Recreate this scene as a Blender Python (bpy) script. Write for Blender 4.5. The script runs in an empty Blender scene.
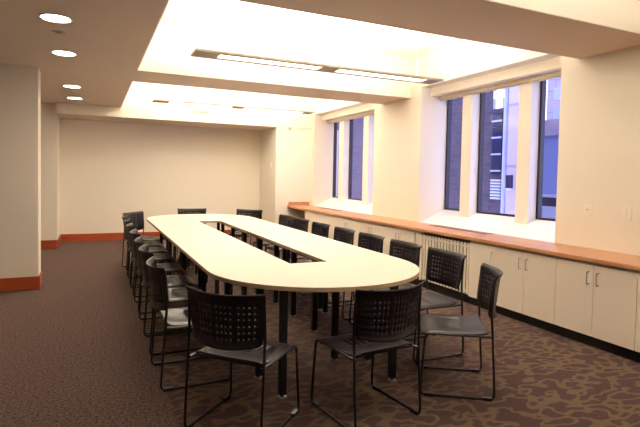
import bpy, bmesh, math, random
from mathutils import Vector, Matrix
random.seed(4)
S = bpy.context.scene
COL = S.collection
PI = math.pi

# ------------------------------------------------------------------ helpers
def box(bm, x0, x1, y0, y1, z0, z1):
    vs = [bm.verts.new(p) for p in ((x0,y0,z0),(x1,y0,z0),(x1,y1,z0),(x0,y1,z0),(x0,y0,z1),(x1,y0,z1),(x1,y1,z1),(x0,y1,z1))]
    fs = [bm.faces.new([vs[i] for i in f]) for f in ((3,2,1,0),(4,5,6,7),(0,1,5,4),(1,2,6,5),(2,3,7,6),(3,0,4,7))]
    return fs

def cyl(bm, c, r, z0, z1, n=20, r2=None):
    r2 = r if r2 is None else r2
    a = [bm.verts.new((c[0]+r*math.cos(2*PI*i/n), c[1]+r*math.sin(2*PI*i/n), z0)) for i in range(n)]
    b = [bm.verts.new((c[0]+r2*math.cos(2*PI*i/n), c[1]+r2*math.sin(2*PI*i/n), z1)) for i in range(n)]
    for i in range(n):
        j = (i+1) % n
        bm.faces.new((a[i], a[j], b[j], b[i]))
    bm.faces.new(list(reversed(a))); bm.faces.new(b)

def fillet(pts, rads, n=5):
    """round the inner corners of a polyline"""
    out = [Vector(pts[0])]
    for i in range(1, len(pts)-1):
        p, a, b = Vector(pts[i]), Vector(pts[i-1]), Vector(pts[i+1])
        r = rads[i] if isinstance(rads, (list, tuple)) else rads
        u, v = (a-p).normalized(), (b-p).normalized()
        s, e = p+u*r, p+v*r
        for k in range(n+1):
            t = k/n
            out.append(s*(1-t)**2 + p*2*t*(1-t) + e*t*t)
    out.append(Vector(pts[-1]))
    return out

def tube(bm, pts, r, n=8):
    pts = [Vector(p) for p in pts]
    rings = []
    d0 = (pts[1]-pts[0]).normalized()
    up = Vector((0,0,1)) if abs(d0.z) < .9 else Vector((1,0,0))
    u = d0.cross(up).normalized()
    for i, p in enumerate(pts):
        if i == 0: d = pts[1]-pts[0]
        elif i == len(pts)-1: d = pts[-1]-pts[-2]
        else: d = (pts[i+1]-p).normalized() + (p-pts[i-1]).normalized()
        d.normalize()
        u = (u - d*u.dot(d)).normalized()
        w = d.cross(u)
        rings.append([bm.verts.new(p + (u*math.cos(2*PI*k/n) + w*math.sin(2*PI*k/n))*r) for k in range(n)])
    for a, b in zip(rings, rings[1:]):
        for k in range(n):
            j = (k+1) % n
            bm.faces.new((a[k], a[j], b[j], b[k]))
    bm.faces.new(list(reversed(rings[0]))); bm.faces.new(rings[-1])

def obj(name, bm, mat, parent=None, smooth=False, bevel=0, kind=None):
    bmesh.ops.recalc_face_normals(bm, faces=bm.faces)
    me = bpy.data.meshes.new(name); bm.to_mesh(me); bm.free()
    o = bpy.data.objects.new(name, me); COL.objects.link(o)
    if mat is not None: me.materials.append(mat)
    if smooth:
        for p in me.polygons: p.use_smooth = True
        try: me.set_sharp_from_angle(angle=math.radians(40))
        except Exception: pass
    if bevel:
        m = o.modifiers.new('bevel', 'BEVEL'); m.width = bevel; m.segments = 2; m.limit_method = 'ANGLE'
    if parent is not None: o.parent = parent
    if kind: o['kind'] = kind
    return o

def struct(name, bm, mat, parent=None, **k):
    return obj(name, bm, mat, parent, kind=None if parent else 'structure', **k)

def tag(o, label, cat, group=None):
    o['label'] = label; o['category'] = cat
    if group: o['group'] = group
    return o

def thing(name, label, cat, loc=(0,0,0), rz=0, group=None):
    o = bpy.data.objects.new(name, None); COL.objects.link(o)
    o.location = loc; o.rotation_euler = (0,0,rz); o.empty_display_size = .1
    return tag(o, label, cat, group)

def dup(root, loc, rz, label):
    r = root.copy(); COL.objects.link(r); r.location = loc; r.rotation_euler = (0,0,rz); r['label'] = label
    for ch in list(root.children):
        c = ch.copy(); COL.objects.link(c); c.parent = r
        for g in ch.children:
            d = g.copy(); COL.objects.link(d); d.parent = c
    return r

def B(*a):
    bm = bmesh.new()
    for b in a: box(bm, *b)
    return bm

# ------------------------------------------------------------------ materials
def mat(name, col, rough=.6, metal=0, spec=.5, bump=0, bscale=200, vary=0, vscale=3):
    m = bpy.data.materials.new(name); m.use_nodes = True
    nt = m.node_tree; b = nt.nodes['Principled BSDF']
    b.inputs['Base Color'].default_value = (*col, 1)
    b.inputs['Roughness'].default_value = rough; b.inputs['Metallic'].default_value = metal
    b.inputs['Specular IOR Level'].default_value = spec
    tc = nt.nodes.new('ShaderNodeTexCoord')
    if bump:
        n = nt.nodes.new('ShaderNodeTexNoise'); n.inputs['Scale'].default_value = bscale; n.inputs['Detail'].default_value = 3
        bp = nt.nodes.new('ShaderNodeBump'); bp.inputs['Strength'].default_value = bump; bp.inputs['Distance'].default_value = .002
        nt.links.new(tc.outputs['Object'], n.inputs['Vector']); nt.links.new(n.outputs['Fac'], bp.inputs['Height'])
        nt.links.new(bp.outputs['Normal'], b.inputs['Normal'])
    if vary:
        n = nt.nodes.new('ShaderNodeTexNoise'); n.inputs['Scale'].default_value = vscale
        r = nt.nodes.new('ShaderNodeMixRGB'); r.inputs[1].default_value = (*[c*(1-vary) for c in col], 1); r.inputs[2].default_value = (*[min(1, c*(1+vary)) for c in col], 1)
        nt.links.new(tc.outputs['Object'], n.inputs['Vector']); nt.links.new(n.outputs['Fac'], r.inputs[0]); nt.links.new(r.outputs[0], b.inputs['Base Color'])
    return m

def emis(name, col, st):
    m = bpy.data.materials.new(name); m.use_nodes = True
    b = m.node_tree.nodes['Principled BSDF']
    b.inputs['Base Color'].default_value = (.8,.8,.8,1)
    b.inputs['Emission Color'].default_value = (*col, 1); b.inputs['Emission Strength'].default_value = st
    return m

def wood(name, dark, light, rough, axis='Y', scale=1.0):
    m = mat(name, light, rough)
    nt = m.node_tree; b = nt.nodes['Principled BSDF']
    tc = nt.nodes.new('ShaderNodeTexCoord'); mp = nt.nodes.new('ShaderNodeMapping')
    mp.inputs['Scale'].default_value = {'Y': (30,1.2,30), 'X': (1.2,30,30)}[axis]
    n = nt.nodes.new('ShaderNodeTexNoise'); n.inputs['Scale'].default_value = scale; n.inputs['Detail'].default_value = 5
    r = nt.nodes.new('ShaderNodeValToRGB')
    r.color_ramp.elements[0].position = .3; r.color_ramp.elements[0].color = (*dark, 1)
    r.color_ramp.elements[1].position = .7; r.color_ramp.elements[1].color = (*light, 1)
    nt.links.new(tc.outputs['Object'], mp.inputs[0]); nt.links.new(mp.outputs[0], n.inputs['Vector'])
    nt.links.new(n.outputs['Fac'], r.inputs[0]); nt.links.new(r.outputs[0], b.inputs['Base Color'])
    return m

M = {}
M['wall'] = mat('wall_paint', (.82,.762,.65), .7, bump=.05, bscale=400)
M['ceil'] = mat('ceiling_paint_shaded', (.66,.54,.45), .85)  # soffit shade is put into this darker, warmer base colour
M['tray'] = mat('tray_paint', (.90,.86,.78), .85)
M['sill'] = mat('sill_paint_daylit', (.88,.84,.80), .5)  # wall paint made whiter, with the daylight on the sills in its colour
M['base'] = wood('baseboard_wood', (.27,.042,.012), (.37,.066,.019), .42, 'X')
M['counter'] = wood('counter_wood', (.40,.175,.075), (.52,.25,.12), .30, 'Y')
M['lam'] = mat('table_laminate', (.68,.645,.55), .42, spec=.35)
M['edge'] = mat('edge_band', (.50,.36,.22), .5)
M['door'] = mat('cabinet_laminate', (.82,.72,.60), .45, spec=.4)
M['gap'] = mat('dark_gap', (.03,.022,.018), .8)
M['kick'] = mat('black_vinyl', (.012,.009,.011), .45)
M['plastic'] = mat('charcoal_plastic', (.012,.008,.011), .42, spec=.35, bump=.15, bscale=600)
M['seatp'] = mat('charcoal_seat_plastic', (.018,.013,.017), .33, spec=.4, bump=.15, bscale=600)
M['black'] = mat('black_steel', (.010,.008,.009), .32)
M['steel'] = mat('brushed_steel', (.45,.40,.34), .35, metal=1)
M['glide'] = mat('worn_steel', (.16,.12,.10), .4, metal=.6)
M['alu'] = mat('fixture_aluminium', (.50,.46,.40), .45, metal=.3)
M['white'] = mat('white_plastic', (.86,.80,.68), .4)
M['frame'] = mat('window_frame_bronze', (.025,.012,.018), .4)
M['blind'] = mat('blind_fabric', (.62,.55,.42), .6)
M['radw'] = mat('radiator_enamel', (.84,.75,.63), .45)
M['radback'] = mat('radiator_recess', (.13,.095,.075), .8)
M['lens'] = emis('lamp_lens', (1,.90,.74), 2.2)
M['can'] = emis('downlight_lamp', (1,.90,.78), 14)
M['house'] = mat('pendant_grey_paint', (.40,.35,.28), .6)
M['rim'] = mat('downlight_reflector', (.85,.82,.80), .2, metal=.8)
M['grille'] = mat('grille_bronze', (.30,.15,.10), .4)

def carpet(name, kind):
    m = mat(name, (.1,.06,.05), .95, spec=.15)
    nt = m.node_tree; b = nt.nodes['Principled BSDF']; L = nt.links.new
    tc = nt.nodes.new('ShaderNodeTexCoord')
    fine = nt.nodes.new('ShaderNodeTexNoise'); fine.inputs['Scale'].default_value = 55; fine.inputs['Detail'].default_value = 4; fine.inputs['Roughness'].default_value = .8
    L(tc.outputs['Object'], fine.inputs['Vector'])
    if kind == 'plain':
        r = nt.nodes.new('ShaderNodeValToRGB')
        e = r.color_ramp.elements
        e[0].position = .38; e[0].color = (.030,.017,.014,1); e[1].position = .64; e[1].color = (.185,.122,.100,1)
        L(fine.outputs['Fac'], r.inputs[0]); L(r.outputs[0], b.inputs['Base Color'])
    else:
        mp = nt.nodes.new('ShaderNodeMapping'); mp.inputs['Scale'].default_value = (.78,1.25,1); mp.inputs['Location'].default_value = (3.1,1.7,.2)
        warp = nt.nodes.new('ShaderNodeTexNoise'); warp.inputs['Scale'].default_value = 4.5; warp.inputs['Detail'].default_value = 1
        add = nt.nodes.new('ShaderNodeVectorMath'); add.operation = 'MULTIPLY_ADD'; add.inputs[1].default_value = (.10,.10,0)
        L(tc.outputs['Object'], mp.inputs[0]); L(mp.outputs[0], warp.inputs['Vector'])
        L(warp.outputs['Color'], add.inputs[0]); L(mp.outputs[0], add.inputs[2])
        n = nt.nodes.new('ShaderNodeTexNoise'); n.inputs['Scale'].default_value = 8.6; n.inputs['Detail'].default_value = 1.0; n.inputs['Roughness'].default_value = .4
        L(add.outputs[0], n.inputs['Vector'])
        s = nt.nodes.new('ShaderNodeMath'); s.operation = 'SUBTRACT'; s.inputs[1].default_value = .5; L(n.outputs['Fac'], s.inputs[0])
        a = nt.nodes.new('ShaderNodeMath'); a.operation = 'ABSOLUTE'; L(s.outputs[0], a.inputs[0])
        j = nt.nodes.new('ShaderNodeMath'); j.operation = 'MULTIPLY_ADD'; j.inputs[1].default_value = .07; L(fine.outputs['Fac'], j.inputs[0]); L(a.outputs[0], j.inputs[2])
        r = nt.nodes.new('ShaderNodeValToRGB'); e = r.color_ramp.elements
        e[0].position = .086; e[0].color = (1,1,1,1); e[1].position = .108; e[1].color = (0,0,0,1)
        L(j.outputs[0], r.inputs[0])
        c1 = nt.nodes.new('ShaderNodeMixRGB'); c1.inputs[1].default_value = (.032,.017,.018,1); c1.inputs[2].default_value = (.105,.060,.056,1)
        c2 = nt.nodes.new('ShaderNodeMixRGB'); c2.inputs[1].default_value = (.062,.042,.028,1); c2.inputs[2].default_value = (.175,.122,.078,1)
        L(fine.outputs['Fac'], c1.inputs[0]); L(fine.outputs['Fac'], c2.inputs[0])
        mx = nt.nodes.new('ShaderNodeMixRGB'); L(r.outputs[0], mx.inputs[0]); L(c1.outputs[0], mx.inputs[1]); L(c2.outputs[0], mx.inputs[2])
        L(mx.outputs[0], b.inputs['Base Color'])
    bp = nt.nodes.new('ShaderNodeBump'); bp.inputs['Strength'].default_value = .6; bp.inputs['Distance'].default_value = .004
    L(fine.outputs['Fac'], bp.inputs['Height']); L(bp.outputs['Normal'], b.inputs['Normal'])
    return m
M['carpet_plain'] = carpet('carpet_heather', 'plain')
M['carpet_pat'] = carpet('carpet_patterned', 'pat')

def glass():
    m = bpy.data.materials.new('window_glass'); m.use_nodes = True
    nt = m.node_tree; nt.nodes.clear()
    o = nt.nodes.new('ShaderNodeOutputMaterial'); t = nt.nodes.new('ShaderNodeBsdfTransparent'); g = nt.nodes.new('ShaderNodeBsdfGlossy')
    t.inputs[0].default_value = (.86,.86,.98,1); g.inputs['Roughness'].default_value = .02
    fr = nt.nodes.new('ShaderNodeFresnel'); fr.inputs[0].default_value = 1.45; mx = nt.nodes.new('ShaderNodeMixShader')
    geo = nt.nodes.new('ShaderNodeNewGeometry'); sub = nt.nodes.new('ShaderNodeMath'); sub.operation = 'SUBTRACT'; sub.inputs[0].default_value = 1
    mul = nt.nodes.new('ShaderNodeMath'); mul.operation = 'MULTIPLY'     # no reflection at the inner faces of the pane
    nt.links.new(geo.outputs['Backfacing'], sub.inputs[1]); nt.links.new(fr.outputs[0], mul.inputs[0]); nt.links.new(sub.outputs[0], mul.inputs[1])
    nt.links.new(mul.outputs[0], mx.inputs[0]); nt.links.new(t.outputs[0], mx.inputs[1]); nt.links.new(g.outputs[0], mx.inputs[2]); nt.links.new(mx.outputs[0], o.inputs[0])
    return m
M['glass'] = glass()

def brick(name, a, b_, mortar, sc, w=.5, h=.25):
    m = mat(name, a, .85); nt = m.node_tree; b = nt.nodes['Principled BSDF']
    tc = nt.nodes.new('ShaderNodeTexCoord'); sp = nt.nodes.new('ShaderNodeSeparateXYZ'); cb = nt.nodes.new('ShaderNodeCombineXYZ')
    ad = nt.nodes.new('ShaderNodeMath'); ad.operation = 'ADD'
    nt.links.new(tc.outputs['Object'], sp.inputs[0]); nt.links.new(sp.outputs[0], ad.inputs[0]); nt.links.new(sp.outputs[1], ad.inputs[1])
    nt.links.new(ad.outputs[0], cb.inputs[0]); nt.links.new(sp.outputs[2], cb.inputs[1])
    br = nt.nodes.new('ShaderNodeTexBrick'); br.inputs['Color1'].default_value = (*a,1); br.inputs['Color2'].default_value = (*b_,1); br.inputs['Mortar'].default_value = (*mortar,1)
    br.inputs['Scale'].default_value = sc; br.inputs['Brick Width'].default_value = w; br.inputs['Row Height'].default_value = h; br.inputs['Mortar Size'].default_value = .012
    nt.links.new(cb.outputs[0], br.inputs['Vector']); nt.links.new(br.outputs[0], b.inputs['Base Color'])
    return m
M['brick'] = brick('purple_brick', (.065,.045,.075), (.10,.07,.10), (.14,.11,.15), 2.2)
M['precast'] = brick('precast_panels', (.62,.50,.60), (.66,.54,.64), (.40,.32,.42), .45, 1.0, .55)
M['bluewall'] = mat('blue_wall', (.40,.46,.78), .8)
M['extglass'] = mat('exterior_window_glass', (.03,.03,.08), .15)
M['exttrim'] = mat('exterior_trim', (.55,.60,.90), .6)
M['pave'] = mat('exterior_paving', (.75,.75,.90), .8)

# ------------------------------------------------------------------ room constants
ZC, ZT = 2.79, 3.42                 # soffit level, tray ceiling level
XL, XW = .51, 4.66                  # left edge of the trays, face of the window wall
YF, YB = 10.61, 11.77               # lintel face, back wall of the alcove
XP, XA = -.615, 3.778
ZL = 2.595
CXL, CYN = -3.2, -3.0               # far left wall, wall behind the camera
trays = [(-.27, 2.80), (3.643, 6.705), (7.524, YF)]

# floor
bm = B((CXL-.1, .47, CYN-.1, YB+.2, -.12, 0))
struct('floor', bm, M['carpet_plain'])
bm = B((.47, 5.4, CYN-.1, YB+.2, -.12, 0))
struct('floor', bm, M['carpet_pat'])

# ceiling: soffit with three tray openings
bm = bmesh.new()
zt = ZT+.12
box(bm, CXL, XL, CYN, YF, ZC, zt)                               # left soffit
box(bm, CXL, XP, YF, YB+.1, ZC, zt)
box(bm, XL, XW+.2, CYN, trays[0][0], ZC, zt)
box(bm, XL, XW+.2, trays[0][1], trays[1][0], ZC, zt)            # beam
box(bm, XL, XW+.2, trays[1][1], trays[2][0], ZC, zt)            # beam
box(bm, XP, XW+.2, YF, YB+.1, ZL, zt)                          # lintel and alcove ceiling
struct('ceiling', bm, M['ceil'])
bm = bmesh.new()
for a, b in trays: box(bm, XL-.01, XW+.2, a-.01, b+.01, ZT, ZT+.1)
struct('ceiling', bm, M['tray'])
# white linings of the tray sides
bm = bmesh.new()
for i, (a, b) in enumerate(trays):
    box(bm, XL, XL+.012, a, b, ZC+.001, ZT)
    box(bm, XL, XW, a, a+.012, ZC+.001, ZT)
    if i < 2: box(bm, XL, XW, b-.012, b, ZC+.001, ZT)
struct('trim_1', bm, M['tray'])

# walls
struct('wall_back', B((XP-.4, XA+.1, YB, YB+.15, 0, ZL+.02)), M['wall'])
struct('wall_alcove_right', B((XA, XW+.7, YF, YB+.1, 0, ZL+.01)), M['wall'])
struct('wall_lintel', B((XL, XW, YF-.012, YF, ZL, ZT), (XP, XL, YF-.012, YF, ZL, ZC-.001)), M['wall'])
struct('wall_left_far', B((-.975, XP, 10.81, YB+.05, 0, ZC+.01)), M['wall'])
struct('wall_left_near', B((CXL, XP, 7.137, 7.47, 0, ZC+.01)), M['wall'])
struct('wall_corridor', B((CXL, -.97, 10.95, 11.1, 0, ZC+.01)), M['wall'])
struct('wall_left', B((CXL-.12, CXL, CYN, YB, 0, ZC+.01)), M['wall'])
struct('wall_front', B((CXL, 5.4, CYN-.12, CYN, 0, ZC+.01)), M['wall'])
# window wall: piers full height with bays between
bays = [(3.865, 6.40), (7.81, 10.49)]
XG = 5.20
bm = bmesh.new()
edges = [CYN] + [v for b in bays for v in b] + [YF]
for i in range(0, len(edges), 2): box(bm, XW, 5.236, edges[i], edges[i+1], 0, ZT+.02)
struct('wall_right', bm, M['wall'])
bm = bmesh.new()
for y0, y1 in bays:                       # bulkhead over each bay, stepping back twice
    box(bm, XW, 4.86, y0, y1, 2.925, ZT+.02)
    box(bm, 4.85, 5.236, y0, y1, 2.80, ZT+.02)
struct('wall_right_header', bm, M['wall'])
bm = bmesh.new()
for y0, y1 in bays:                       # sloping sill down to the counter
    prof = [(XW+.001,0),(XW+.001,.812),(4.74,.818),(5.16,1.005),(5.236,1.005),(5.236,0)]
    a = [bm.verts.new((x,y0,z)) for x,z in prof]; b = [bm.verts.new((x,y1,z)) for x,z in prof]
    for i in range(len(prof)):
        j = (i+1) % len(prof); bm.faces.new((a[i],a[j],b[j],b[i]))
    bm.faces.new(a); bm.faces.new(list(reversed(b)))
struct('trim_2', bm, M['sill'])
wn = 1
for bi, (y0, y1) in enumerate(bays):
    if bi == 0: wins = [(y0, 4.585), (4.79, 5.66), (5.865, y1)]
    else: wins = [(y0, 8.62), (8.83, 9.70), (9.92, y1)]
    for (a, b), (c, d) in zip(wins, wins[1:]):
        struct('trim_%d' % (3+bi*2+(a != y0)), B((5.02, 5.236, b, c, .80, 2.95)), M['wall'])
    for a, b in wins:
        bm = bmesh.new(); t = .032
        for q in ((a,a+t,1.0,2.81),(b-t,b,1.0,2.81),(a+t,b-t,1.0,1.0+t),(a+t,b-t,2.81-t,2.81)): box(bm, 5.165, 5.234, *q)
        w = struct('window_%d' % wn, bm, M['frame'])
        obj('pane', B((5.198, 5.204, a+t, b-t, 1.0+t, 2.81-t)), M['glass'], w)
        wn += 1
    t = thing('roller_blind', ['rolled-up beige blind above the three nearer windows', 'rolled-up beige blind above the windows nearest the back wall'][bi], 'blind', (4.98, (y0+y1)/2, 2.74), 0, 'window blinds')
    h = (y1-y0)/2-.004
    obj('cassette', B((0, .085, -h, h, .006, .062)), M['blind'], t, bevel=.006)
    obj('bottom_bar', B((.03, .05, -h+.01, h-.01, -.012, .012)), M['blind'], t)

# baseboards
bz = .165
def bb(name, x0, x1, y0, y1):
    struct(name, B((x0,x1,y0,y1,0,bz)), M['base'], bevel=.004)
bb('baseboard_back', XP+.018, XA, YB-.018, YB)
bb('baseboard_left', XP, XP+.018, 10.792, YB)
bb('baseboard_left', -.975, XP, 10.792, 10.81)
bb('baseboard_left', XP, XP+.018, 7.119, 7.488)
bb('baseboard_left', CXL, XP, 7.119, 7.137)
bb('baseboard_left', CXL, CXL+.018, CYN, 7.119)
bb('baseboard_right', XA-.018, XA, YF-.018, YB-.018)
bb('baseboard_right', XA, 4.05, YF-.031, YF-.013)

# ------------------------------------------------------------------ counter run
XC0, ZK = 4.064, .817
t = thing('window_counter', 'long orange-brown wooden countertop running under all the windows', 'counter', (XC0, 4.5, .775))
obj('countertop', B((0, XW-XC0-.001, CYN+.02-4.5, YF-.013-4.5, 0, ZK-.775)), M['counter'], t, bevel=.007)
obj('end_upstand', B((.03, XW-XC0-.05, YF-.035-4.5, YF-.0135-4.5, ZK-.775, ZK-.775+.085)), M['counter'], t, bevel=.003)
CF = 4.094
def handle(parent, y, z0=.575, z1=.685, x=0):
    bm = bmesh.new()
    tube(bm, fillet([(x,y,z0),(x-.032,y,z0),(x-.032,y,z1),(x,y,z1)], .012, 4), .0048, 8)
    return obj('handle', bm, M['steel'], parent, smooth=True)
def cabinet(y0, y1, label, doors, hy, name='base_cabinet'):
    t = thing(name, label, 'cabinet', (CF, (y0+y1)/2, 0), 0, 'white base cabinets under the counter')
    o = (y0+y1)/2
    obj('body', B((.020, .545, y0-o+.0015, y1-o-.0015, .10, .773)), M['door'], t)
    obj('toe_kick', B((.05, .50, y0-o+.0015, y1-o-.0015, 0.001, .0995)), M['kick'], t)
    for (a, b), h in zip(doors, hy):
        d = obj('door', B((0, .0195, a-o+.0025, b-o-.0025, .104, .752)), M['door'], t, bevel=.0015)
        if h is not None: handle(d, h-o)
    return t
cabinet(1.79, 2.58, 'white base cabinet at the very right edge of the view', [(1.79,2.185),(2.185,2.58)], [2.14, 2.23])
cabinet(2.58, 3.37, 'white two-door base cabinet below the two switch plates', [(2.58,2.972),(2.972,3.37)], [2.925, 3.018])
cabinet(3.37, 4.155, 'white two-door base cabinet under the right end of the nearer windows', [(3.37,3.758),(3.758,4.155)], [3.715, 3.803])
cabinet(4.155, 4.585, 'narrow one-door white cabinet immediately right of the radiator', [(4.155,4.585)], [4.20])
cabinet(5.565, 6.475, 'white two-door cabinet immediately left of the radiator', [(5.69,6.078),(6.078,6.475)], [6.035, 6.118])
cabinet(6.475, 7.27, 'white two-door base cabinet under the pier between the window bays', [(6.475,6.87),(6.87,7.27)], [6.83, 6.91])
cabinet(7.27, 8.13, 'white two-door base cabinet second from the far end of the run', [(7.27,7.71),(7.71,8.13)], [7.67, 7.75])
cabinet(8.13, 9.62, 'plain-fronted white cabinet beside the dark knee space at the far end', [(8.13,8.52),(8.52,9.62)], [None, None])
for y in (.10, .89+.05):
    pass
cabinet(.99, 1.79, 'white base cabinet beside the camera', [(.99,1.39),(1.39,1.79)], [1.35, 1.43])
# knee space back panel
t = thing('knee_space_panel', 'brown panel in the knee space under the far counter end', 'panel', (4.6, 10.1, 0))
obj('panel', B((0, .05, -.46, .48, .001, .77)), M['counter'], t)

# radiator cover
t = thing('radiator', 'white slatted radiator set between the base cabinets', 'radiator', (CF, 5.075, 0))
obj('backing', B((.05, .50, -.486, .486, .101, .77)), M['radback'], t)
obj('toe_kick', B((.05, .50, -.486, .486, .001, .0995)), M['kick'], t)
bm = bmesh.new(); ns = 16
for i in range(ns):
    y = -.465 + .93*i/(ns-1)
    box(bm, 0, .016, y-.018, y+.018, .12, .735)
obj('slats', bm, M['radw'], t, bevel=.004)
obj('rail', B((.0165,.03,-.485,.485,.14,.165)), M['radw'], t)
obj('rail', B((.0165,.03,-.485,.485,.68,.705)), M['radw'], t)

# vent grilles let into the counter
for i, (a, b) in enumerate(((4.72, 5.85), (8.75, 9.75))):
    bm = bmesh.new(); m = (a+b)/2
    g = thing('counter_grille', ['bronze vent grille in the counter above the radiator', 'bronze vent grille in the counter at the far windows'][i], 'vent', (4.46, m, ZK), 0, 'counter vents')
    h = (b-a)/2
    obj('frame', B((0,.012,-h,h,.0005,.006),(.138,.15,-h,h,.0005,.006),(.012,.138,-h,-h+.012,.0005,.006),(.012,.138,h-.012,h,.0005,.006)), M['grille'], g)
    n = 60
    for k in range(n):
        y = -h+.012 + (2*h-.024)*(k+.5)/n
        box(bm, .012, .138, y-.004, y+.004, .0005, .005)
    obj('slats', bm, M['grille'], g)

# switch plates
for y, lab, kind in ((3.475, 'white wall plate with two dark dots above the counter', 0), (3.067, 'white wall switch plate nearer the right edge', 1)):
    t = thing('wall_plate', lab, 'switch', (XW, y, 1.205))
    obj('plate', B((-.008, -.0005, -.047, .047, -.066, .066)), M['white'], t, bevel=.003)
    if kind == 0:
        obj('rocker', B((-.012, -.008, -.022, .022, -.035, .035)), M['white'], t, bevel=.002)
        obj('slot', B((-.0135, -.0121, .004, .014, .004, .012), (-.0135, -.0121, -.012, -.005, .003, .011)), M['gap'], t)
    else:
        obj('toggle', B((-.020, -.008, -.006, .006, -.004, .016)), M['white'], t, bevel=.002)
        obj('screw', B((-.0095, -.008, -.004, .004, .036, .044)), M['steel'], t)
        obj('screw', B((-.0095, -.008, -.004, .004, -.044, -.036)), M['steel'], t)
# thermostat
t = thing('thermostat', 'small white thermostat on the alcove side wall', 'thermostat', (XA, 10.96, 1.72))
obj('case', B((-.030, -.0005, -.05, .05, -.03, .085)), M['white'], t, bevel=.01)
obj('dial', B((-.040, -.0301, -.03, .03, -.085, -.0301)), M['white'], t, bevel=.006)
# motion sensor on the pier face
t = thing('motion_sensor', 'small white domed sensor high on the wall right of the alcove', 'sensor', (4.09, YF-.012, 2.60))
bm = bmesh.new(); bmesh.ops.create_uvsphere(bm, u_segments=16, v_segments=8, radius=.045, matrix=Matrix.Translation((0,-.045,.015)) @ Matrix.Diagonal((1,.9,1.1,1)))
obj('dome', bm, M['white'], t, smooth=True)
obj('mount', B((-.02,.02,-.03,-.0005,-.06,-.02)), M['alu'], t, bevel=.004)
# vent plate on lintel
t = thing('wall_vent', 'small flat vent plate on the lintel under the far pendant light', 'vent', (2.09, YF-.012, 2.83))
obj('plate', B((-.17,.17,-.03,-.0005,-.035,.035)), M['alu'], t, bevel=.004)
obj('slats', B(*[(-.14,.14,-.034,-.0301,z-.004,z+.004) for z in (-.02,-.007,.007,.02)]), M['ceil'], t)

# ------------------------------------------------------------------ lamps
def area(name, loc, rot, sx, sy, power, col, spread=PI):
    l = bpy.data.lights.new(name, 'AREA'); l.shape = 'RECTANGLE'; l.size = sx; l.size_y = sy; l.energy = power; l.color = col; l.spread = spread
    o = bpy.data.objects.new(name, l); COL.objects.link(o); o.location = loc; o.rotation_euler = rot
    return o
WARM = (1, .905, .785)
def pendant(y, z, x0, x1, label, up, down):
    cx = (x0+x1)/2; L = (x1-x0)/2; w = .145
    t = thing('pendant_light', label, 'ceiling light', (cx, y, z), 0, 'linear pendant lights')
    bm = bmesh.new()
    rail = .060
    for s in (-1, 1): box(bm, -L, L, s*w-(rail if s > 0 else 0), s*w+(0 if s > 0 else rail), 0, .022)
    box(bm, -L, -L+.26, -w+rail, w-rail, 0, .022); box(bm, L-.2, L, -w+rail, w-rail, 0, .022)
    box(bm, -.11, .11, -w+rail, w-rail, 0, .022)
    obj('housing', bm, M['house'], t)
    for a, b in ((-L+.26, -.11), (.11, L-.2)):
        obj('lens', B((a+.001, b-.001, -w+rail+.001, w-rail-.001, .003, .020)), M['lens'], t)
    for a in (-L*.8, 0, L*.8):
        bm = bmesh.new(); cyl(bm, (a, 0), .0018, .022, ZT-z-.001, 8); obj('cable', bm, M['house'], t)
    u = area('uplight', (cx, y, z+.06), (PI, 0, 0), 2*L-.3, .12, up, WARM)
    u['kind'] = 'structure'
    d = area('lens_light', (cx, y, z-.004), (0, 0, 0), 2*L-.5, .12, down, WARM, 2.6)
pendant(1.30, 2.735, .93, 3.98, 'long aluminium pendant light behind the camera', 70, 4)
pendant(5.17, 2.725, .93, 3.99, 'long aluminium pendant light in the nearer ceiling tray', 145, 4)
pendant(9.07, 2.745, .96, 3.97, 'long aluminium pendant light in the far ceiling tray', 240, 7)

labs = ['largest and nearest recessed ceiling downlight', 'second nearest recessed ceiling downlight, just past the nearer disc',
        'third nearest recessed ceiling downlight', 'farthest recessed ceiling downlight, nearest the alcove']
for lab, y in zip(labs, (4.78, 6.14, 8.46, 9.77)):
    t = thing('downlight', lab, 'ceiling light', (-.28, y, ZC), 0, 'recessed downlights on the left')
    bm = bmesh.new(); n = 32
    for r0, r1, z0, z1 in ((.128, .112, -.006, -.003),):
        a = [bm.verts.new((r0*math.cos(2*PI*i/n), r0*math.sin(2*PI*i/n), -.001)) for i in range(n)]
        b = [bm.verts.new((r0*math.cos(2*PI*i/n), r0*math.sin(2*PI*i/n), z0)) for i in range(n)]
        c = [bm.verts.new((r1*math.cos(2*PI*i/n), r1*math.sin(2*PI*i/n), z0)) for i in range(n)]
        d = [bm.verts.new((r1*math.cos(2*PI*i/n), r1*math.sin(2*PI*i/n), -.001)) for i in range(n)]
        for p, q in ((a,b),(b,c),(c,d)):
            for i in range(n): bm.faces.new((p[i], p[(i+1)%n], q[(i+1)%n], q[i]))
    obj('ring', bm, M['rim'], t, smooth=True)
    bm = bmesh.new(); cyl(bm, (0,0), .111, -.004, -.001, 32); obj('lamp', bm, M['can'], t)
    bm = B((-.106,.106,-.010,.010,-.012,-.005)); obj('baffle', bm, M['rim'], t)
    sp = bpy.data.lights.new('downlight_beam', 'SPOT'); sp.energy = 17; sp.color = (1,.80,.58); sp.spot_size = 2.2; sp.spot_blend = .8; sp.shadow_soft_size = .1
    so = bpy.data.objects.new('downlight_beam', sp); COL.objects.link(so); so.location = (-.28, y, ZC-.03)
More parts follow.
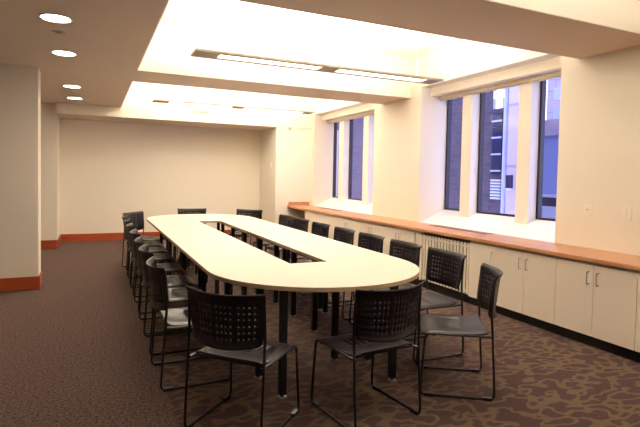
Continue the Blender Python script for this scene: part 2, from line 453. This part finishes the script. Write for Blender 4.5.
for y, lab in ((5.236, 'small grey ceiling disc between the two nearest downlights'), (9.05, 'small grey ceiling disc between the two farthest downlights')):
    t = thing('sprinkler_cover', lab, 'sprinkler', (-.285, y, ZC), 0, 'ceiling sprinkler discs')
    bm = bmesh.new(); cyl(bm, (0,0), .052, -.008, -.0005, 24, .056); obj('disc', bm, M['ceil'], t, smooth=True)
    bm = bmesh.new(); cyl(bm, (0,0), .03, -.016, -.008, 20); obj('cap', bm, M['alu'], t, smooth=True)
for x, lab in ((.56, 'small sprinkler head under the left part of the lintel'), (2.45, 'small sprinkler head under the middle of the lintel')):
    t = thing('sprinkler', lab, 'sprinkler', (x, YF+.12, ZL), 0, 'lintel sprinklers')
    bm = bmesh.new(); cyl(bm, (0,0), .05, -.008, -.0005, 20); obj('escutcheon', bm, M['alu'], t)
    bm = bmesh.new(); cyl(bm, (0,0), .016, -.03, -.008, 12); obj('head', bm, M['alu'], t)

# ------------------------------------------------------------------ table
TX, TYN, TYF, HW, TZ = 1.677, 3.76, 8.29, .88, .766
IX0, IX1, IY0, IY1 = 1.507, 1.847, 3.835, 7.747
TH = .030
T = thing('conference_table', 'long oval cream-topped conference table with a narrow central slot', 'table', (TX, 6.0, 0))
def ring_mesh(bm, out, inn, z0, z1):
    vo0 = [bm.verts.new((x,y,z0)) for x,y in out]; vo1 = [bm.verts.new((x,y,z1)) for x,y in out]
    for i in range(len(out)):
        j = (i+1) % len(out); bm.faces.new((vo0[i],vo0[j],vo1[j],vo1[i]))
    vi0 = [bm.verts.new((x,y,z0)) for x,y in inn]; vi1 = [bm.verts.new((x,y,z1)) for x,y in inn]
    for i in range(len(inn)):
        j = (i+1) % len(inn); bm.faces.new((vi0[j],vi0[i],vi1[i],vi1[j]))
    for vo, vi in ((vo0, vi0), (vo1, vi1)):
        ed = []
        for L_ in (vo, vi):
            for i in range(len(L_)): ed.append(bm.edges.get((L_[i], L_[(i+1)%len(L_)])))
        bmesh.ops.triangle_fill(bm, edges=ed, use_beauty=True)
def outline(o=0, n=48):
    p = []
    for i in range(n+1):
        a = PI + PI*i/n
        p.append(((HW+o)*math.cos(a), TYN-6.0+(HW+o)*math.sin(a)))
    for i in range(n+1):
        a = PI*i/n
        p.append(((HW+o)*math.cos(a), TYF-6.0+(HW+o)*math.sin(a)))
    return p
def inner(o=0):
    return [(IX0-TX+o,IY0-6+o),(IX1-TX-o,IY0-6+o),(IX1-TX-o,IY1-6-o),(IX0-TX+o,IY1-6-o)]
bm = bmesh.new(); ring_mesh(bm, outline(-.0025), inner(-.0025), TZ-TH+.001, TZ)
top = obj('tabletop', bm, M['lam'], T)
bm = bmesh.new(); ring_mesh(bm, outline(0), outline(-.0025), TZ-TH, TZ-.0015)
obj('edge_band', bm, M['edge'], top)
bm = bmesh.new(); ring_mesh(bm, inner(-.0025), inner(0), TZ-TH, TZ-.0015)
obj('edge_band', bm, M['edge'], top)
# steel frames beneath
bm = bmesh.new()
for x0, x1 in ((-.73,-.24),(.24,.73)):
    for y0, y1 in ((3.88,4.86),(4.95,6.01),(6.10,7.15),(7.24,8.12)):
        a, b = y0-6, y1-6
        for q in ((x0,x0+.03,a,b),(x1-.03,x1,a,b),(x0+.03,x1-.03,a,a+.03),(x0+.03,x1-.03,b-.03,b)): box(bm, *q, TZ-TH-.04, TZ-TH-.001)
obj('underframe', bm, M['black'], T)
legs = []
for x in (-.685, .64):
    for y in (3.90, 4.83, 4.98, 5.98, 6.13, 7.12, 7.27, 8.10): legs.append((x, y-6, .045))
for x in (-.27, .27):
    for y in (4.30, 4.85, 5.40, 6.05, 6.71, 7.36, 8.0): legs.append((x, y-6, .05))
for x, y in ((1.17,3.085),(2.02,3.045),(1.12,3.45),(2.05,3.45),(1.3,8.75),(2.05,8.75),(1.80,3.56)): legs.append((x-TX, y-6, .048))
for x, y, w in legs:
    bm = bmesh.new(); h = w/2
    box(bm, x-h, x+h, y-h, y+h, .022, TZ-TH-.0005)
    l = obj('leg', bm, M['black'], T, bevel=.004)
    bm = bmesh.new(); cyl(bm, (x, y), .036, .001, .010, 20, .030); cyl(bm, (x, y), .012, .010, .0215, 12)
    obj('glide', bm, M['glide'], l, smooth=True)

# ------------------------------------------------------------------ chair
def holes_grid(us, vs, hole, fn):
    """mesh of quads over breakpoints us x vs, leaving out the cells for which hole(i, j) is true"""
    bm = bmesh.new(); V = {}
    def v(i, j):
        if (i,j) not in V: V[(i,j)] = bm.verts.new(fn(us[i], vs[j]))
        return V[(i,j)]
    for i in range(len(us)-1):
        for j in range(len(vs)-1):
            if not hole(i, j): bm.faces.new((v(i,j), v(i+1,j), v(i+1,j+1), v(i,j+1)))
    return bm

def make_chair(label):
    t = thing('stacking_chair', label, 'chair', (0,0,0), 0, 'black stacking chairs round the table')
    HWF = .252                                   # half distance between the side frames
    # backrest: perforated, bowed plastic shell
    us = [-1, -.93]; hu = set()
    x = -.82
    for g in range(3):
        for k in range(4):
            us += [x, x+.032]; hu.add(len(us)-2); x += .112
        x += .068 if g < 2 else 0
        if g < 2: us.append(x-.075)
    us += [.93, 1]
    us = sorted(set(round(u, 4) for u in us))
    # recompute which columns are holes after sorting
    starts = []
    x = -.82
    for g in range(3):
        for k in range(4): starts.append(round(x, 4)); x += .112
        x += .068
    hi = set(us.index(s) for s in starts if s in us)
    vs = [0, .035, .08]; hj = set(); y = .16
    for k in range(6):
        vs += [y, y+.030]; hj.add(len(vs)-2); y += .118
    vs += [.90, .95, .98, 1]
    def bf(u, v):
        w = .236 + .027*v - .012*max(0, .25-v)*4*abs(u)
        bow = .078*(1-u*u)
        flare = .012*max(0, (v-.90)/.10)**1.6 - .022*max(0, (.12-v)/.12)**1.5*-1
        lean = .035*v
        zz = .555 + .298*v
        zz -= .018*(1-u*u)*(1 if v > .5 else 1.2) * (v*0.6 if v > .5 else (1-v))
        return (-.192 - bow - lean - flare, u*w, zz)
    bm = holes_grid(us, vs, lambda i, j: i in hi and j in hj, bf)
    br = obj('backrest', bm, M['plastic'], t, smooth=True)
    m = br.modifiers.new('solid', 'SOLIDIFY'); m.thickness = .009; m.offset = 0
    bm = bmesh.new(); tube(bm, [Vector(bf(-1+2*i/20, 1)) for i in range(21)], .0055, 8)
    obj('top_rim', bm, M['plastic'], br, smooth=True)
    # seat: dished shell with a row of slots
    us = [-1, -.985, -.93, -.8]; starts = []
    for k in range(6):
        s = round(-.55 + k*.2, 4); starts.append(s); us += [s, round(s+.05, 4)]
    us += [.8, .93, .985, 1]; us = sorted(us); hi = set(us.index(s) for s in starts)
    vs = [0, .03, .10, .22, .34, .40, .66, .74, .84, .92, .97, 1]
    hj = {5}
    def sf(u, v):
        x = -.205 + .455*v
        w = .228 + .010*math.sin(PI*v)
        cr = 1-.10*max(0, (v-.9)/.1)**2 - .06*max(0, (.06-v)/.06)**2
        z = .452 - .016*(1-abs(u)**2.2)*math.sin(PI*min(1, .1+v*.8)) - .030*max(0, (v-.78)/.22)**2 + .016*max(0, (.22-v)/.22)**2 - .010*max(0, (abs(u)-.9)/.1)
        return (x, u*w*cr, z)
    bm = holes_grid(us, vs, lambda i, j: i in hi and j in hj, sf)
    st = obj('seat', bm, M['seatp'], t, smooth=True)
    m = st.modifiers.new('solid', 'SOLIDIFY'); m.thickness = .011; m.offset = -1
    # sled side frames, one bent rod each
    for s in (-1, 1):
        y = s*HWF
        pts = [(-.226, s*.250, .835), (-.212, y, .60), (-.250, y, .008), (.250, y, .008), (.222, s*.240, .432), (-.225, s*.240, .432)]
        bm = bmesh.new(); tube(bm, fillet(pts, [0, .05, .045, .045, .04, 0], 5), .0084, 8)
        fr = obj('sled_frame', bm, M['black'], t, smooth=True)
        for gx in (-.20, .19):
            obj('glide', B((gx-.034, gx+.034, y-.014, y+.014, .0005, .022)), M['black'], fr, bevel=.003)
    for gx, gz in ((.165, .420), (-.16, .425)):
        bm = bmesh.new(); tube(bm, [(gx, -.240, gz), (gx, .240, gz)], .0068, 8)
        obj('crossbar', bm, M['black'], t, smooth=True)
    return t

ch = None
def place(x, y, deg, label):
    """x, y = midpoint between the rear feet on the floor; deg = facing direction"""
    global ch
    a = math.radians(deg)
    loc = (x+.25*math.cos(a), y+.25*math.sin(a), 0)
    if ch is None:
        ch = make_chair(label); ch.location = loc; ch.rotation_euler = (0,0,a)
    else:
        dup(ch, loc, a, label)
place(.665, 2.71, 43, 'black chair at the near left curve of the table, back to the camera')
place(1.635, 2.48, 97, 'black chair with its back to the camera at the centre of the near table end')
place(2.62, 2.70, 147, 'black chair pulled out at the near right, seen from its side')
place(2.885, 3.51, 178, 'black chair directly in front of the radiator')
rights = [(4.13, 180, 'black chair at the right side of the table, first beyond the radiator chair'),
          (4.80, 181, 'black chair at the right side of the table, second beyond the radiator chair'),
          (5.45, 180, 'black chair at the right side of the table, third beyond the radiator chair'),
          (6.15, 181, 'black chair at the right side of the table, fourth beyond the radiator chair'),
          (6.86, 183, 'black chair at the right side of the table, next to its farthest chair'),
          (7.48, 184, 'farthest black chair along the straight right side of the table')]
for y, d, l in rights: place(2.875, y, d, l)
lefts = [(3.73, 1, 'nearest black chair in the left row, with a bright reflection on its seat'),
         (4.46, 0, 'second nearest black chair in the left row'),
         (5.03, 0, 'third nearest black chair in the left row'),
         (5.76, 0, 'fourth black chair in the left row, counted from the camera'),
         (6.53, -1, 'fifth black chair in the left row, counted from the camera'),
         (7.18, -1, 'sixth black chair in the left row, counted from the camera'),
         (7.77, -2, 'seventh black chair in the left row, just before the angled one')]
for y, d, l in lefts: place(.425+.010*(y-3.7), y, d, l)
place(.60, 8.60, -40, 'angled black chair at the far left corner of the table, its backrest fully visible')
place(1.69, 9.35, -90, 'black chair at the far end of the table, against the middle of the alcove')
place(2.68, 8.93, -131, 'black chair at the far right curve of the table')

# ------------------------------------------------------------------ outside
t = thing('brick_building', 'dark purple brick building seen through the windows', 'building', (8, 8.0, -8))
def prism(bm, fp, z0, z1):
    a = [bm.verts.new((x,y,z0)) for x,y in fp]; b = [bm.verts.new((x,y,z1)) for x,y in fp]
    for i in range(len(fp)): j = (i+1) % len(fp); bm.faces.new((a[i],a[j],b[j],b[i]))
    bm.faces.new(a); bm.faces.new(list(reversed(b)))
bm = bmesh.new(); prism(bm, [(.01,0),(5.7,6.0),(5.7,6.46),(.01,.36)], 0, 11.05); prism(bm, [(.01,.36),(5.7,6.46),(5.7,30),(.01,30)], 0, 18)
obj('wall', bm, M['brick'], t)
w = obj('window', B((-.02, .01, .06, .33, 9.62, 10.95)), M['extglass'], t)
for k in range(4): obj('muntin', B((-.04, -.02, .05, .34, 9.68+k*.36, 9.715+k*.36)), M['exttrim'], w)
obj('louvre', B(*[(-.05, .01, .03, .31, 9.08+q*.065, 9.118+q*.065) for q in range(7)]), M['pave'], t)
t = thing('drainpipe', 'pale blue vertical pipe beside the brick building', 'pipe', (7.9, 7.87, -8))
bm = bmesh.new(); cyl(bm, (0,0), .05, 0, 16, 12); obj('pipe', bm, M['exttrim'], t, smooth=True)
t = thing('pale_building', 'pale stone-panelled building seen through the middle window', 'building', (7.6, 6.85, -8))
bm = bmesh.new(); prism(bm, [(0,0),(1.2,1.1),(1.2,1.8),(0,.66)], 0, 16); obj('wall', bm, M['precast'], t)
l = obj('wall_lamp', B((-.10, 0, .48, .58, 9.34, 9.60)), M['extglass'], t)
obj('lamp_diffuser', B((-.101, -.01, .49, .57, 9.30, 9.338)), M['pave'], l)
t = thing('low_building', 'low blue-walled building with a pale parapet, through the nearest window', 'building', (14, 4, -8))
obj('wall', B((0, 3, 0, 12, 0, 11.0)), M['bluewall'], t)
obj('parapet', B((-.1, 3, 0, 12, 11.0, 11.55)), M['precast'], t)
obj('base_band', B((-.06, 0, 0, 12, 8.65, 8.95)), M['brick'], t)
obj('plinth', B((-.12, 0, 0, 12, 6, 8.65)), M['pave'], t)
obj('ledge', B((-.09, 0, 0, 12, 8.95, 9.05)), M['pave'], t)
t = thing('distant_tower', 'distant bright tower with a grid of windows above the parapet', 'building', (24, 8, -8))
obj('wall', B((0, 5, 0, 12.8, 0, 40)), M['precast'], t)
for i in range(8):
    for k in range(5):
        obj('window', B((-.05, 0, 9.0+i*1.3, 9.7+i*1.3, 10.5+k*1.2, 11.2+k*1.2)), M['exttrim'], t)
struct('ground', B((5.6, 30, -10, 45, -8.2, -8)), M['pave'])
t = thing('terrace', 'bright pale terrace outside the nearest window', 'terrace', (9, 3, -.2))
obj('slab', B((0, 4.8, 0, 4.2, 0, .2)), M['pave'], t)

# world
w = bpy.data.worlds.new('sky'); S.world = w; w.use_nodes = True
bg = w.node_tree.nodes['Background']; bg.inputs[0].default_value = (.62,.70,1,1); bg.inputs[1].default_value = 3.2

# ------------------------------------------------------------------ camera
f, yaw, pitch, roll, cy = 494.59, .4322, .0385, .02, 195.43
def Rx(a): return Matrix(((1,0,0),(0,math.cos(a),-math.sin(a)),(0,math.sin(a),math.cos(a))))
c_, s_ = math.cos(yaw), math.sin(yaw)
R = Matrix(((c_,-s_,0),(0,0,-1),(s_,c_,0)))
R = Matrix(((math.cos(roll),-math.sin(roll),0),(math.sin(roll),math.cos(roll),0),(0,0,1))) @ Rx(pitch) @ R
rows = [R[0], -R[1], -R[2]]                # blender camera axes in world space
mw = Matrix(((rows[0][0],rows[1][0],rows[2][0]),(rows[0][1],rows[1][1],rows[2][1]),(rows[0][2],rows[1][2],rows[2][2]))).to_4x4()
mw.translation = (0,0,1.5)
cd = bpy.data.cameras.new('camera'); co = bpy.data.objects.new('camera', cd); COL.objects.link(co)
cd.sensor_fit = 'HORIZONTAL'; cd.sensor_width = 36; cd.lens = f/640*36
cd.shift_y = -(213.5-cy)/640
cd.clip_start = .05
co.matrix_world = mw
S.camera = co

S.view_settings.view_transform = 'Standard'; S.view_settings.look = 'None'
S.view_settings.exposure = 0.33; S.view_settings.gamma = 1; S.view_settings.use_curve_mapping = False
S.cycles.max_bounces = 10; S.cycles.diffuse_bounces = 7; S.cycles.transparent_max_bounces = 12
S.cycles.caustics_reflective = False; S.cycles.caustics_refractive = False
S.cycles.use_denoising = True
